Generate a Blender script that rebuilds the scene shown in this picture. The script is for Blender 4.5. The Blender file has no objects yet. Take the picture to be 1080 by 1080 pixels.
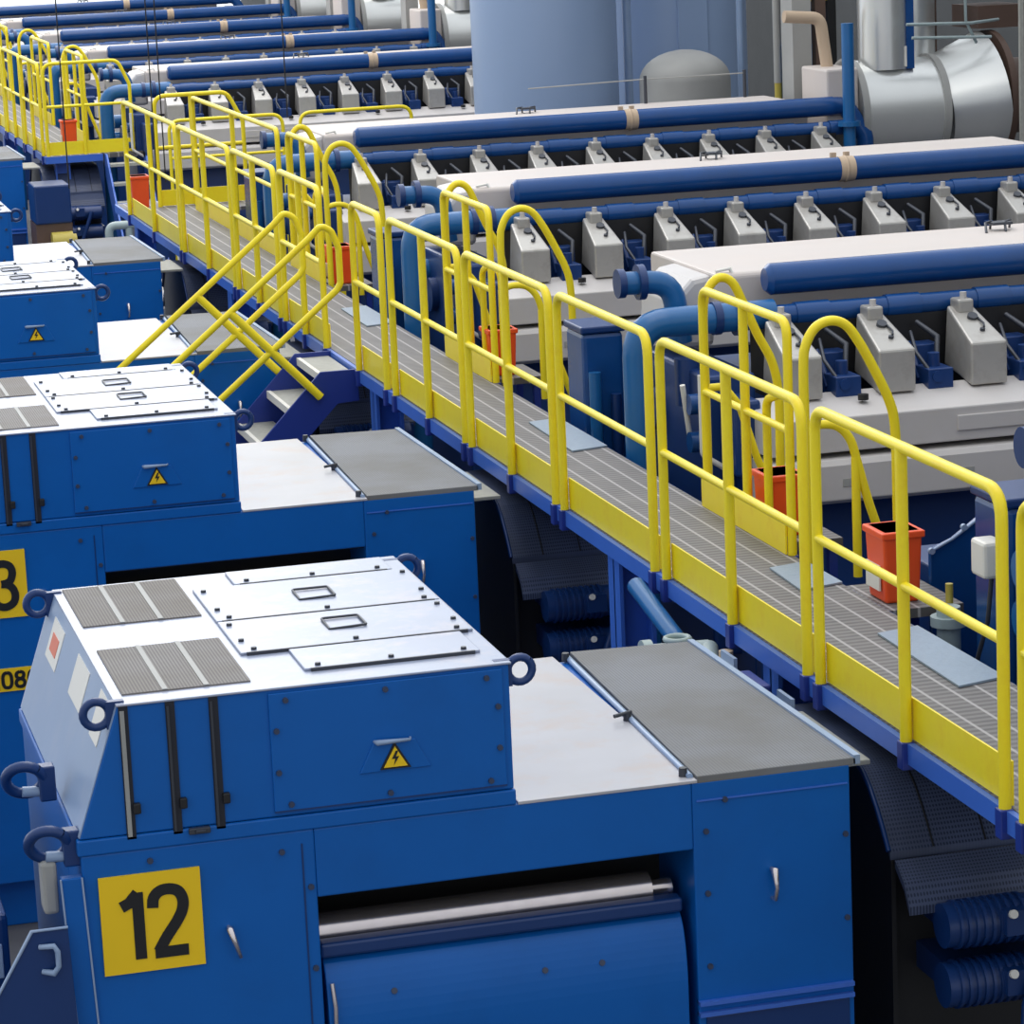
import bpy, bmesh, math, random
from mathutils import Vector, Matrix
random.seed(7)
PI = math.pi
P = 5.2                      # pitch between neighbouring generating sets
scn = bpy.context.scene
COL = scn.collection

# ------------------------------------------------------------------ materials
def nodes_of(name):
    m = bpy.data.materials.new(name); m.use_nodes = True
    nt = m.node_tree; b = nt.nodes['Principled BSDF']
    return m, nt, b

def paint(name, col, rough=.35, metal=0., spec=.5, coat=0., var=.12, scale=3., bump=0., dirt=None, dirt_amt=.0, dirt_scale=2.5):
    m, nt, b = nodes_of(name)
    N, L = nt.nodes, nt.links
    tc = N.new('ShaderNodeTexCoord')
    nz = N.new('ShaderNodeTexNoise'); nz.inputs['Scale'].default_value = scale; nz.inputs['Detail'].default_value = 5
    L.new(tc.outputs['Object'], nz.inputs['Vector'])
    mix = N.new('ShaderNodeMix'); mix.data_type = 'RGBA'
    mix.inputs['A'].default_value = (*[max(0, c*(1-var)) for c in col], 1)
    mix.inputs['B'].default_value = (*[min(1, c*(1+var)) for c in col], 1)
    L.new(nz.outputs['Fac'], mix.inputs['Factor'])
    out = mix.outputs['Result']
    if dirt:
        n2 = N.new('ShaderNodeTexNoise'); n2.inputs['Scale'].default_value = dirt_scale; n2.inputs['Detail'].default_value = 7
        n2.inputs['Roughness'].default_value = .65
        L.new(tc.outputs['Object'], n2.inputs['Vector'])
        r = N.new('ShaderNodeMapRange'); r.inputs['From Min'].default_value = .48; r.inputs['From Max'].default_value = .72
        r.inputs['To Max'].default_value = dirt_amt
        L.new(n2.outputs['Fac'], r.inputs['Value'])
        m2 = N.new('ShaderNodeMix'); m2.data_type = 'RGBA'; m2.inputs['B'].default_value = (*dirt, 1)
        L.new(out, m2.inputs['A']); L.new(r.outputs['Result'], m2.inputs['Factor'])
        out = m2.outputs['Result']
    L.new(out, b.inputs['Base Color'])
    b.inputs['Roughness'].default_value = rough
    b.inputs['Metallic'].default_value = metal
    b.inputs['Specular IOR Level'].default_value = spec
    b.inputs['Coat Weight'].default_value = coat
    if bump:
        bp = N.new('ShaderNodeBump'); bp.inputs['Strength'].default_value = bump; bp.inputs['Distance'].default_value = .01
        L.new(nz.outputs['Fac'], bp.inputs['Height']); L.new(bp.outputs['Normal'], b.inputs['Normal'])
    return m

def perforated(name, light, dark, pitch, rad, rough=.6):
    """punched sheet: a grid of round dark holes"""
    m, nt, b = nodes_of(name)
    N, L = nt.nodes, nt.links
    tc = N.new('ShaderNodeTexCoord')
    sc = N.new('ShaderNodeVectorMath'); sc.operation = 'SCALE'; sc.inputs['Scale'].default_value = 1/pitch
    L.new(tc.outputs['Object'], sc.inputs[0])
    fr = N.new('ShaderNodeVectorMath'); fr.operation = 'FRACTION'; L.new(sc.outputs[0], fr.inputs[0])
    sb = N.new('ShaderNodeVectorMath'); sb.operation = 'SUBTRACT'; sb.inputs[1].default_value = (.5, .5, .5)
    L.new(fr.outputs[0], sb.inputs[0])
    ml = N.new('ShaderNodeVectorMath'); ml.operation = 'MULTIPLY'; ml.inputs[1].default_value = (1, 1, 0)
    L.new(sb.outputs[0], ml.inputs[0])
    ln = N.new('ShaderNodeVectorMath'); ln.operation = 'LENGTH'; L.new(ml.outputs[0], ln.inputs[0])
    r = N.new('ShaderNodeMapRange'); r.inputs['From Min'].default_value = rad-.06; r.inputs['From Max'].default_value = rad+.06
    L.new(ln.outputs['Value'], r.inputs['Value'])
    nz = N.new('ShaderNodeTexNoise'); nz.inputs['Scale'].default_value = 2.2; nz.inputs['Detail'].default_value = 6
    L.new(tc.outputs['Object'], nz.inputs['Vector'])
    mr = N.new('ShaderNodeMapRange'); mr.inputs['From Min'].default_value = .35; mr.inputs['From Max'].default_value = .7
    L.new(nz.outputs['Fac'], mr.inputs['Value'])
    lt = N.new('ShaderNodeMix'); lt.data_type = 'RGBA'
    lt.inputs['A'].default_value = (*light, 1); lt.inputs['B'].default_value = (light[0]*.72, light[1]*.66, light[2]*.56, 1)
    L.new(mr.outputs['Result'], lt.inputs['Factor'])
    mix = N.new('ShaderNodeMix'); mix.data_type = 'RGBA'; mix.inputs['A'].default_value = (*dark, 1)
    L.new(lt.outputs['Result'], mix.inputs['B']); L.new(r.outputs['Result'], mix.inputs['Factor'])
    L.new(mix.outputs['Result'], b.inputs['Base Color'])
    b.inputs['Roughness'].default_value = rough
    b.inputs['Specular IOR Level'].default_value = .25
    return m

def bar_grating(name):
    """open steel grating: thin light bars across (X) with heavier lines along (Y)"""
    m, nt, b = nodes_of(name)
    N, L = nt.nodes, nt.links
    tc = N.new('ShaderNodeTexCoord'); sp = N.new('ShaderNodeSeparateXYZ'); L.new(tc.outputs['Object'], sp.inputs[0])
    def stripes(sock, period, width, soft):
        a = N.new('ShaderNodeMath'); a.operation = 'DIVIDE'; a.inputs[1].default_value = period; L.new(sock, a.inputs[0])
        f = N.new('ShaderNodeMath'); f.operation = 'FRACT'; L.new(a.outputs[0], f.inputs[0])
        s = N.new('ShaderNodeMath'); s.operation = 'SUBTRACT'; s.inputs[1].default_value = .5; L.new(f.outputs[0], s.inputs[0])
        ab = N.new('ShaderNodeMath'); ab.operation = 'ABSOLUTE'; L.new(s.outputs[0], ab.inputs[0])
        r = N.new('ShaderNodeMapRange'); r.inputs['From Min'].default_value = width; r.inputs['From Max'].default_value = width+soft
        r.inputs['To Min'].default_value = 1; r.inputs['To Max'].default_value = 0
        L.new(ab.outputs[0], r.inputs['Value']); return r.outputs['Result']
    sx = stripes(sp.outputs['X'], .108, .03, .05)
    sy = stripes(sp.outputs['Y'], .05, .2, .1)
    nz = N.new('ShaderNodeTexNoise'); nz.inputs['Scale'].default_value = 5; nz.inputs['Detail'].default_value = 6
    L.new(tc.outputs['Object'], nz.inputs['Vector'])
    base = N.new('ShaderNodeMix'); base.data_type = 'RGBA'
    base.inputs['A'].default_value = (.055, .052, .055, 1); base.inputs['B'].default_value = (.15, .138, .135, 1)
    L.new(nz.outputs['Fac'], base.inputs['Factor'])
    a = N.new('ShaderNodeMix'); a.data_type = 'RGBA'; a.inputs['B'].default_value = (.26, .25, .25, 1)
    s1 = N.new('ShaderNodeMath'); s1.operation = 'MULTIPLY'; s1.inputs[1].default_value = .45; L.new(sy, s1.inputs[0])
    L.new(base.outputs['Result'], a.inputs['A']); L.new(s1.outputs[0], a.inputs['Factor'])
    c = N.new('ShaderNodeMix'); c.data_type = 'RGBA'; c.inputs['B'].default_value = (.45, .43, .43, 1)
    s2 = N.new('ShaderNodeMath'); s2.operation = 'MULTIPLY'; s2.inputs[1].default_value = .75; L.new(sx, s2.inputs[0])
    L.new(a.outputs['Result'], c.inputs['A']); L.new(s2.outputs[0], c.inputs['Factor'])
    L.new(c.outputs['Result'], b.inputs['Base Color']); b.inputs['Roughness'].default_value = .6
    return m

M = {}
M['blue'] = paint('blue enamel', (.003, .112, .44), .36, var=.08, spec=.3, dirt=(.004, .085, .33), dirt_amt=.4)
M['pale'] = paint('box top with painted sheen', (.33, .375, .50), .27, var=.12, dirt=(.56, .47, .46), dirt_amt=.5, dirt_scale=4.5, spec=.6)  # pale tone paints in the bright reflection on the blue box top
M['paleblue'] = paint('blue sheet with painted sheen', (.26, .36, .54), .34, var=.08, dirt=(.40, .44, .55), dirt_amt=.4)
M['coverplate'] = paint('weathered cover plate', (.44, .44, .48), .32, var=.14, dirt=(.47, .36, .31), dirt_amt=.65, dirt_scale=4)
M['darkblue'] = paint('deep blue enamel', (.006, .035, .15), .36, var=.12)
M['pipeblue'] = paint('pipe blue', (.006, .062, .235), .25, var=.12, scale=6, dirt=(.02, .05, .12), dirt_amt=.3)
M['brightpipe'] = paint('mid blue pipe', (.014, .12, .33), .28, var=.15, scale=5)
M['beamblue'] = paint('walkway steel blue', (.05, .15, .58), .36, var=.12)
M['stairblue'] = paint('stair steel blue', (.014, .035, .24), .42, var=.12)
M['yellow'] = paint('safety yellow', (.93, .75, .015), .38, var=.06, scale=8, dirt=(.74, .46, .01), dirt_amt=.35, dirt_scale=8)
M['signyellow'] = paint('sign yellow', (.92, .60, .005), .5, var=.04)
M['black'] = paint('black', (.008, .008, .010), .5, var=.1)
M['rubber'] = paint('black rubber', (.010, .012, .022), .6, var=.1)
M['white'] = paint('white insulation cladding', (.585, .53, .50), .5, var=.05, scale=2, dirt=(.62, .53, .48), dirt_amt=.45, dirt_scale=3)
M['whitecool'] = paint('grey white casing', (.55, .525, .52), .42, var=.05, dirt=(.50, .47, .45), dirt_amt=.4, dirt_scale=4)
M['head'] = paint('cast aluminium cover', (.45, .435, .41), .36, metal=.3, var=.12, scale=9, dirt=(.26, .23, .21), dirt_amt=.55, dirt_scale=9)
M['steel'] = paint('bright steel', (.68, .62, .63), .22, metal=.9, var=.1, scale=20)
M['darksteel'] = paint('dark steel', (.05, .055, .07), .4, metal=.3, var=.2)
M['bolt'] = paint('bolt head', (.035, .05, .10), .4, var=.2)
M['vent'] = perforated('perforated vent sheet', (.235, .22, .215), (.06, .057, .06), .011, .30)
M['mesh'] = perforated('cover mesh sheet', (.21, .22, .245), (.10, .105, .12), .012, .28)
M['guard'] = perforated('black guard mesh', (.085, .11, .20), (.03, .04, .075), .012, .30, .3)
M['grating'] = bar_grating('bar grating')
M['tread'] = paint('galvanised tread', (.36, .36, .33), .55, var=.2, scale=30, bump=.2)
M['deckplate'] = paint('blue grey checker plate', (.25, .32, .41), .45, var=.12, scale=40, bump=.25)
M['orange'] = paint('orange plastic', (.85, .085, .012), .4, var=.1)
M['silver'] = paint('silver duct cladding', (.72, .73, .72), .30, metal=.75, var=.08, scale=2)
M['tankblue'] = paint('grey blue tank', (.27, .37, .56), .38, var=.06, scale=1.2)
M['greysheet'] = paint('dull grey sheet', (.33, .33, .32), .5, var=.15)
M['tan'] = paint('tan lagging', (.50, .38, .27), .6, var=.15)
M['brown'] = paint('rust brown steel', (.10, .06, .045), .6, var=.3)
M['valve'] = paint('pale green grey fitting', (.34, .42, .43), .45, var=.2, scale=14)
M['labelwhite'] = paint('white label', (.75, .73, .68), .5, var=.04)
M['labelred'] = paint('red label', (.70, .17, .10), .5, var=.05)
M['concrete'] = paint('concrete floor', (.11, .11, .12), .6, var=.2, scale=1.5, dirt=(.10, .10, .11), dirt_amt=.5)
M['wallgrey'] = paint('dark cladding', (.06, .065, .07), .7, var=.2)
M['bandyellow'] = paint('dull yellow', (.45, .36, .06), .5, var=.15)

# ------------------------------------------------------------------ mesh builder
class MB:
    def __init__(s): s.v = []; s.f = []; s.sm = []
    def add(s, vs, fs, smooth=False):
        o = len(s.v); s.v += [tuple(v) for v in vs]
        s.f += [tuple(i+o for i in f) for f in fs]; s.sm += [smooth]*len(fs)
        return s
    def box(s, x0, x1, y0, y1, z0, z1):
        vs = [(x, y, z) for x in (x0, x1) for y in (y0, y1) for z in (z0, z1)]
        return s.add(vs, [(0, 1, 3, 2), (4, 6, 7, 5), (0, 4, 5, 1), (2, 3, 7, 6), (0, 2, 6, 4), (1, 5, 7, 3)])
    def prism(s, poly, axis, a, b):
        """polygon (2-D) swept along an axis; 'X': poly=(y,z), 'Y': poly=(x,z), 'Z': poly=(x,y)"""
        def p(q, t):
            return (t, q[0], q[1]) if axis == 'X' else (q[0], t, q[1]) if axis == 'Y' else (q[0], q[1], t)
        n = len(poly); vs = [p(q, a) for q in poly]+[p(q, b) for q in poly]
        fs = [tuple(range(n)), tuple(range(2*n-1, n-1, -1))]+[(i, i+n, (i+1) % n+n, (i+1) % n) for i in range(n)]
        return s.add(vs, fs)
    def obox(s, c, ex, ey, ez):
        """oriented box: centre, three half-extent vectors"""
        c, ex, ey, ez = map(Vector, (c, ex, ey, ez))
        vs = [c+i*ex+j*ey+k*ez for i in (-1, 1) for j in (-1, 1) for k in (-1, 1)]
        return s.add(vs, [(0, 1, 3, 2), (4, 6, 7, 5), (0, 4, 5, 1), (2, 3, 7, 6), (0, 2, 6, 4), (1, 5, 7, 3)])
    def cyl(s, a, b, r, r2=None, n=16, caps=True):
        a, b = Vector(a), Vector(b); d = (b-a).normalized()
        u = d.orthogonal().normalized(); w = d.cross(u); r2 = r if r2 is None else r2
        vs = [a+r*(math.cos(t)*u+math.sin(t)*w) for t in [2*PI*i/n for i in range(n)]]
        vs += [b+r2*(math.cos(t)*u+math.sin(t)*w) for t in [2*PI*i/n for i in range(n)]]
        s.add(vs, [(i, (i+1) % n, (i+1) % n+n, i+n) for i in range(n)], True)
        if caps: s.add(vs[:n], [tuple(range(n-1, -1, -1))]); s.add(vs[n:], [tuple(range(n))])
        return s
    def tube(s, pts, r, n=10, bend=0., caps=True):
        pts = [Vector(p) for p in pts]
        if bend: pts = fillet(pts, bend)
        rings = []; prev = None
        for i, p in enumerate(pts):
            d = (pts[min(i+1, len(pts)-1)]-pts[max(i-1, 0)]).normalized()
            if prev is None: u = d.orthogonal().normalized()
            else:
                u = prev-prev.dot(d)*d
                u = u.normalized() if u.length > 1e-6 else d.orthogonal().normalized()
            prev = u; w = d.cross(u)
            k = 1.
            if 0 < i < len(pts)-1:
                d1 = (pts[i]-pts[i-1]).normalized(); k = 1/max(.5, d1.dot(d))
            rings.append([p+r*k*(math.cos(t)*u+math.sin(t)*w) for t in [2*PI*j/n for j in range(n)]])
        vs = [v for g in rings for v in g]; m = len(rings)
        fs = [(i*n+j, i*n+(j+1) % n, (i+1)*n+(j+1) % n, (i+1)*n+j) for i in range(m-1) for j in range(n)]
        s.add(vs, fs, True)
        if caps: s.add(rings[0], [tuple(range(n-1, -1, -1))]); s.add(rings[-1], [tuple(range(n))])
        return s
    def lathe(s, prof, c, n=32):
        """profile of (radius, z) around a vertical axis through c"""
        c = Vector(c); m = len(prof); vs = []
        for r, z in prof:
            vs += [c+Vector((r*math.cos(2*PI*i/n), r*math.sin(2*PI*i/n), z)) for i in range(n)]
        fs = [(k*n+i, k*n+(i+1) % n, (k+1)*n+(i+1) % n, (k+1)*n+i) for k in range(m-1) for i in range(n)]
        s.add(vs, fs, True)
        s.add(vs[:n], [tuple(range(n-1, -1, -1))]); s.add(vs[-n:], [tuple(range(n))]); return s
    def torus(s, c, axis, R, r, n=24, k=8, a0=0, a1=2*PI, u=None):
        c = Vector(c); d = Vector(axis).normalized(); u = Vector(u).normalized() if u else d.orthogonal().normalized(); w = d.cross(u)
        full = abs(a1-a0-2*PI) < 1e-6
        pts = [c+R*(math.cos(a0+(a1-a0)*i/n)*u+math.sin(a0+(a1-a0)*i/n)*w) for i in range(n+1)]
        return s.tube(pts, r, k, caps=not full)
    def hexbolt(s, c, nrm, r=.011, h=.008):
        c = Vector(c); nrm = Vector(nrm).normalized()
        return s.cyl(c-nrm*.002, c+nrm*h, r, r*.9, 8)
    def build(s, name, mat, parent=None, bevel=0., loc=None):
        me = bpy.data.meshes.new(name); me.from_pydata(s.v, [], s.f); me.validate()
        bm = bmesh.new(); bm.from_mesh(me); bmesh.ops.recalc_face_normals(bm, faces=bm.faces); bm.to_mesh(me); bm.free()
        if len(me.polygons) == len(s.sm): me.polygons.foreach_set('use_smooth', s.sm)
        me.materials.append(mat)
        o = bpy.data.objects.new(name, me); COL.objects.link(o)
        if parent: o.parent = parent
        if loc: o.location = loc
        if bevel:
            b = o.modifiers.new('Bevel', 'BEVEL'); b.width = bevel; b.segments = 2; b.limit_method = 'ANGLE'; b.angle_limit = math.radians(40)
        return o

def fillet(pts, r, seg=6):
    out = [pts[0]]
    for i in range(1, len(pts)-1):
        a, b, c = pts[i-1], pts[i], pts[i+1]
        d1, d2 = (a-b), (c-b); l1, l2 = d1.length, d2.length
        d1.normalize(); d2.normalize()
        ang = d1.angle(d2)
        if ang > PI-.02: out.append(b); continue
        t = min(r/math.tan(ang/2), l1*.49, l2*.49)
        p0, p1 = b+d1*t, b+d2*t
        for k in range(seg+1):
            q = k/seg; out.append((1-q)**2*p0+2*q*(1-q)*b+q*q*p1)
    out.append(pts[-1]); return out

def smooth(pts, n=5):
    p = [Vector(q) for q in pts]; p = [p[0]*2-p[1]]+p+[p[-1]*2-p[-2]]; out = []
    for i in range(1, len(p)-2):
        for k in range(n):
            t = k/n
            out.append(.5*((2*p[i])+(-p[i-1]+p[i+1])*t+(2*p[i-1]-5*p[i]+4*p[i+1]-p[i+2])*t*t+(-p[i-1]+3*p[i]-3*p[i+1]+p[i+2])*t**3))
    out.append(p[-2]); return out
def bolts(parent, pts, nrm, r=.012, h=.010, name='bolt', mat=None):
    for c in pts: MB().hexbolt(c, nrm, r, h).build(name, mat or M['bolt'], parent)
def tag(o, label, cat, group=None, kind=None):
    o['label'] = label; o['category'] = cat
    if group: o['group'] = group
    if kind: o['kind'] = kind
    return o
def thing(name, label, cat, loc=(0, 0, 0), group=None):
    o = bpy.data.objects.new(name, None); COL.objects.link(o); o.location = loc; o.empty_display_size = .2
    return tag(o, label, cat, group)
def children(o): return [c for c in bpy.data.objects if c.parent == o]
def copy_tree(o, parent=None):
    c = o.copy(); COL.objects.link(c)
    if parent: c.parent = parent
    for ch in children(o): copy_tree(ch, c)
    return c
def dup(o, loc, label):
    c = copy_tree(o); c.location = loc; c['label'] = label; return c

# flat painted figures (stroke lettering) in the X-Z plane facing -Y
STROKES = {
    '1': [[(.34, .97), (.34, 0)], [(.10, .78), (.22, .83), (.345, .965)]],
    '2': [[(.05, .72), (.07, .86), (.16, .95), (.30, .97), (.43, .92), (.49, .79), (.47, .64), (.38, .48), (.22, .27), (.10, .08)], [(.045, .06), (.53, .06)]],
    '3': [[(.06, .80), (.14, .93), (.28, .96), (.42, .90), (.47, .76), (.42, .60), (.33, .545), (.22, .53)], [(.22, .53), (.35, .51), (.45, .43), (.50, .28), (.45, .12), (.29, .04), (.13, .08), (.05, .21)]],
    '0': [[(.28, .95), (.14, .90), (.07, .72), (.06, .5), (.07, .28), (.14, .10), (.28, .05), (.42, .10), (.49, .28), (.50, .5), (.49, .72), (.42, .90), (.28, .95)]],
    '8': [[(.28, .95), (.13, .88), (.09, .74), (.14, .60), (.28, .53), (.42, .60), (.47, .74), (.43, .88), (.28, .95)],
          [(.28, .53), (.12, .45), (.06, .28), (.12, .11), (.28, .05), (.44, .11), (.50, .28), (.44, .45), (.28, .53)]],
    '6': [[(.46, .84), (.38, .94), (.25, .95), (.12, .85), (.07, .62), (.06, .34), (.12, .11), (.28, .05), (.43, .11), (.50, .29), (.44, .47), (.29, .54), (.14, .48), (.07, .34)]],
}
def ribbon(mb, pts, wd, y0, y1):
    n = len(pts); L = []; R = []
    for i, p in enumerate(pts):
        a = pts[max(i-1, 0)]; b = pts[min(i+1, n-1)]
        dx, dz = b[0]-a[0], b[1]-a[1]; l = math.hypot(dx, dz) or 1
        nx, nz = -dz/l, dx/l; k = 1.
        if 0 < i < n-1:
            e = (p[0]-a[0], p[1]-a[1]); le = math.hypot(*e) or 1
            k = 1/max(.6, (e[0]*dx+e[1]*dz)/(le*l))
        L.append((p[0]+nx*wd*k, p[1]+nz*wd*k)); R.append((p[0]-nx*wd*k, p[1]-nz*wd*k))
    for i in range(n-1):
        mb.prism([L[i], L[i+1], R[i+1], R[i]], 'Y', y0, y1)
def figures(txt, x, z, w, h, y, adv=.62, wd=.085):
    """figures whose lower left is (x,z); w = width of one cell, h = height"""
    mb = MB()
    for i, ch in enumerate(txt):
        for n, st in enumerate(STROKES[ch]):
            if len(st) > 4:
                st = [(v.x, v.y) for v in smooth([(a, b, 0) for a, b in st], 4)]
            ribbon(mb, [(x+(i*adv+q[0])*w, z+q[1]*h) for q in st], wd*w, y-.003-.0006*n, y)
    return mb

# ------------------------------------------------------------------ the setting
MB().box(-14, 14, -12, 90, -.1, 0).build('floor', M['concrete'])['kind'] = 'structure'
MB().box(13.8, 14, -12, 90, 0, 9).build('wall_right', M['wallgrey'])['kind'] = 'structure'

# ------------------------------------------------------------------ generators
GTOP = 2.0; BT = 2.484
gen_labels = {
    0: 'nearest blue generator, wearing the yellow sign 12',
    1: 'second blue generator, with yellow sign ending in 3 and a narrow number plate',
    2: 'third blue generator, behind the yellow stair handrails, white topped box with warning triangle',
    3: 'fourth blue generator, grey topped block below the far end of the nearer walkway',
    5: 'farthest visible blue generator, tall block at left edge beyond the open gap in the row',
}
def make_generator(k, number, plate):
    t = thing('generator', gen_labels[k], 'generator', (0, k*P, 0), 'blue generators in a row')
    # main housing with the open recess in its front
    h = MB()
    h.box(-2.62, -1.86, 0, .42, .25, 1.995); h.box(-.565, 0, 0, .42, .25, 1.995); h.box(-1.86, -.565, 0, .42, 1.76, 1.995)
    h.box(-2.62, 0, .42, 1.74, .25, 1.995); h.box(-2.5, -.1, .1, 1.65, 0, .25)
    hs = h.build('housing', M['blue'], t, .006)
    # sloping flange down the left corner
    MB().prism([(-2.69, 1.93), (-2.62, 1.93), (-2.56, .3), (-2.63, .3)], 'Y', -.012, .03).build('corner_flange', M['blue'], t, .004)
    for a in (0, .068): MB().prism([(-2.694+a, 1.93), (-2.688+a, 1.93), (-2.628+a, .3), (-2.634+a, .3)], 'Y', -.016, -.010).build('flange_edge', M['paleblue'], t)
    bolts(t, [(x, 0, z) for x, z in ((-1.97, 1.93), (-1.88, 1.80), (-1.88, 1.52), (-.45, 1.925), (-.52, 1.82), (-.52, 1.60), (-.52, 1.34), (-.02, 1.75), (-.02, 1.45), (-2.4, 1.955))], (0, -1, 0), .011, .009)
    # seam of the front panels, and a lighter strip painting the highlight below the plate
    MB().box(-.55, -.01, -.005, .01, 1.927, 1.932).build('seam_and_glint', M['beamblue'], t)
    MB().box(-1.905, -1.90, -.003, .01, 1.3, 1.95).build('seam_and_glint', M['darkblue'], t)
    for z in (1.205, 1.165): MB().box(-.565, -.005, -.02, .02, z, z+.015).build('ledge_strip', M['beamblue'], t)
    MB().box(-.54, -.02, -.008, .02, .35, 1.16).build('lower_panel', M['darkblue'], t, .004)
    # latch handles
    a = MB(); a.tube([(-.29, 0, 1.66), (-.29, -.035, 1.665), (-.285, -.04, 1.60), (-.29, -.035, 1.56), (-.29, 0, 1.555)], .007, 8); a.build('latch_handle', M['steel'], t)
    a = MB(); a.tube([(-2.16, 0, 1.70), (-2.16, -.03, 1.70), (-2.13, -.03, 1.60), (-2.13, 0, 1.60)], .006, 8); a.build('latch_handle', M['steel'], t)
    # recess: roller, sill and bulging cover
    r = MB(); r.cyl((-1.85, .17, 1.585), (-.68, .17, 1.585), .06, n=28); r.cyl((-1.86, .17, 1.585), (-.6, .17, 1.585), .03)
    r.build('steel_roller', M['steel'], t)
    MB().box(-1.855, -.60, .03, .10, 1.535, 1.585).build('sill_bar', M['darkblue'], t, .01)
    prof = [(.24, 1.53)]
    for i in range(13):
        a = PI*.5*i/12; prof.append((.10-.105*math.sin(a)**.8, 1.53-.26*(1-math.cos(a))))
    prof += [(-.005, .9), (.02, .4), (.24, .4)]
    MB().box(-1.86, -.565, .405, .42, 1.2, 1.76).build('recess_shade_back', M['black'], t); MB().box(-1.86, -.565, .05, .405, 1.745, 1.76).build('recess_shade_top', M['black'], t)  # shade inside the recess put in as black sheets
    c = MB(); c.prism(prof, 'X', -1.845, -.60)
    cv = c.build('bulged_cover', M['blue'], t, .004)
    bolts(cv, [(x, .012, 1.40) for x in (-1.62, -1.1, -.9)], (0, -1, .3))
    MB().tube([(-1.83, -.005, 1.46), (-1.825, -.02, 1.38), (-1.83, -.02, 1.2), (-1.835, -.01, 1.05)], .008, 8).build('hose', M['steel'], t)
    # raised box
    bx = MB(); bx.prism([(-2.62, 2.05), (-1.18, 2.05), (-1.18, BT-.006), (-2.47, BT-.006)], 'Y', 0, 1.73)
    box = bx.build('air_box', M['blue'], t, .005)
    MB().box(-2.63, -1.175, -.006, 1.735, 1.995, 2.048).build('box_plinth', M['blue'], t, .006)
    # sloping left cheek sheet with labels; its pale blue paints the reflection on blue enamel
    def cheek(y0, y1, q0, q1, off, name, mat, par):   # q: 0 at bottom, 1 at top
        pt = lambda q: (-2.62+.15*q, 2.05+.428*q)
        n = (-.943, .331); p0, p1 = pt(q0), pt(q1)
        return MB().prism([p0, p1, (p1[0]+n[0]*off, p1[1]+n[1]*off), (p0[0]+n[0]*off, p0[1]+n[1]*off)], 'Y', y0, y1).build(name, mat, par)
    ck = cheek(.004, 1.726, .01, .995, .004, 'side_sheet', M['paleblue'], t)
    lb = cheek(.56, .86, .62, .93, .007, 'side_label', M['labelwhite'], ck); lb['label'] = 'cream paper label on the sloping side'
    lb = cheek(1.22, 1.50, .58, .90, .007, 'side_label', M['labelwhite'], ck)
    cheek(1.28, 1.44, .66, .80, .009, 'red_mark', M['labelred'], lb)
    cheek(.12, .30, .62, .96, .007, 'side_label', M['labelwhite'], ck)
    # top sheet, vents, lids
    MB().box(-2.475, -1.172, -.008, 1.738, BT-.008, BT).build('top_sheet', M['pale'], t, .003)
    for (y0, y1) in ((.10, .72), (1.08, 1.70)):
        v = MB(); v.box(-2.44, -2.02, y0, y1, BT-.002, BT+.005); vt = v.build('vent_grille', M['vent'], t)
        for x in (-2.30, -2.165): MB().box(x-.009, x+.009, y0, y1, BT+.004, BT+.008).build('grille_bar', M['greysheet'], vt)
    def lid(x0, x1, y0, y1, nm, handle):
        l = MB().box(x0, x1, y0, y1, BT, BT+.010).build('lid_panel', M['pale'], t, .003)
        n = 3; pts = [(x0+.05+(x1-x0-.10)*i/(n-1), y0+.03, BT+.010) for i in range(n)]
        if nm in 'bc': pts += [(x, y, BT+.010) for x in (x0+.03, x1-.03) for y in (y0+.16, y1-.07)]
        bolts(l, pts, (0, 0, 1), .0105, .009, mat=M['darksteel'])
        MB().box(x0+.02, x1-.02, y0-.011, y0-.001, BT, BT+.012).build('lid_seam', M['darksteel'], l)
        if handle:
            hx, hy = handle; q = MB()
            q.tube([(hx-.065, hy-.075, BT+.012), (hx+.065, hy-.075, BT+.016), (hx+.065, hy+.075, BT+.016), (hx-.065, hy+.075, BT+.016), (hx-.065, hy-.075, BT+.012)], .0045, 8, .012)
            q.build('wire_handle', M['darksteel'], l)
    lid(-1.83, -1.235, .155, .437, 'a', None)
    lid(-1.99, -1.185, .452, .922, 'b', (-1.58, .72))
    lid(-1.99, -1.185, .937, 1.47, 'c', (-1.59, 1.20))
    lid(-1.83, -1.235, 1.485, 1.70, 'd', None)
    # front panel of the box
    pn = MB().box(-1.985, -1.205, -.010, .01, 2.065, 2.465).build('access_panel', M['blue'], t, .003)
    bolts(pn, [(x, -.010, z) for x in (-1.93, -1.60, -1.26) for z in (2.44, 2.09)]+[(x, -.010, z) for x in (-1.965, -1.225) for z in (2.20, 2.34)], (0, -1, 0), .0105, .010)
    MB().box(-1.985, -1.205, -.0115, -.0095, 2.066, 2.071).build('panel_edge', M['darkblue'], pn)
    q = MB(); q.prism([(-1.70, 2.165), (-1.46, 2.165), (-1.51, 2.265), (-1.65, 2.265)], 'Y', -.016, -.008); q.build('pocket_rim', M['blue'], pn, .003)
    q = MB(); q.tube([(-1.645, -.01, 2.268), (-1.64, -.03, 2.268), (-1.53, -.03, 2.268), (-1.525, -.01, 2.268)], .005, 8); q.build('pocket_handle', M['paleblue'], pn)
    tr = MB().prism([(-1.632, 2.172), (-1.528, 2.172), (-1.580, 2.262)], 'Y', -.021, -.014).build('warning_sign', M['black'], pn)
    tr['label'] = 'yellow triangle with lightning bolt'
    MB().prism([(-1.620, 2.179), (-1.540, 2.179), (-1.580, 2.248)], 'Y', -.023, -.020).build('sign_face', M['signyellow'], tr)
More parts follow.
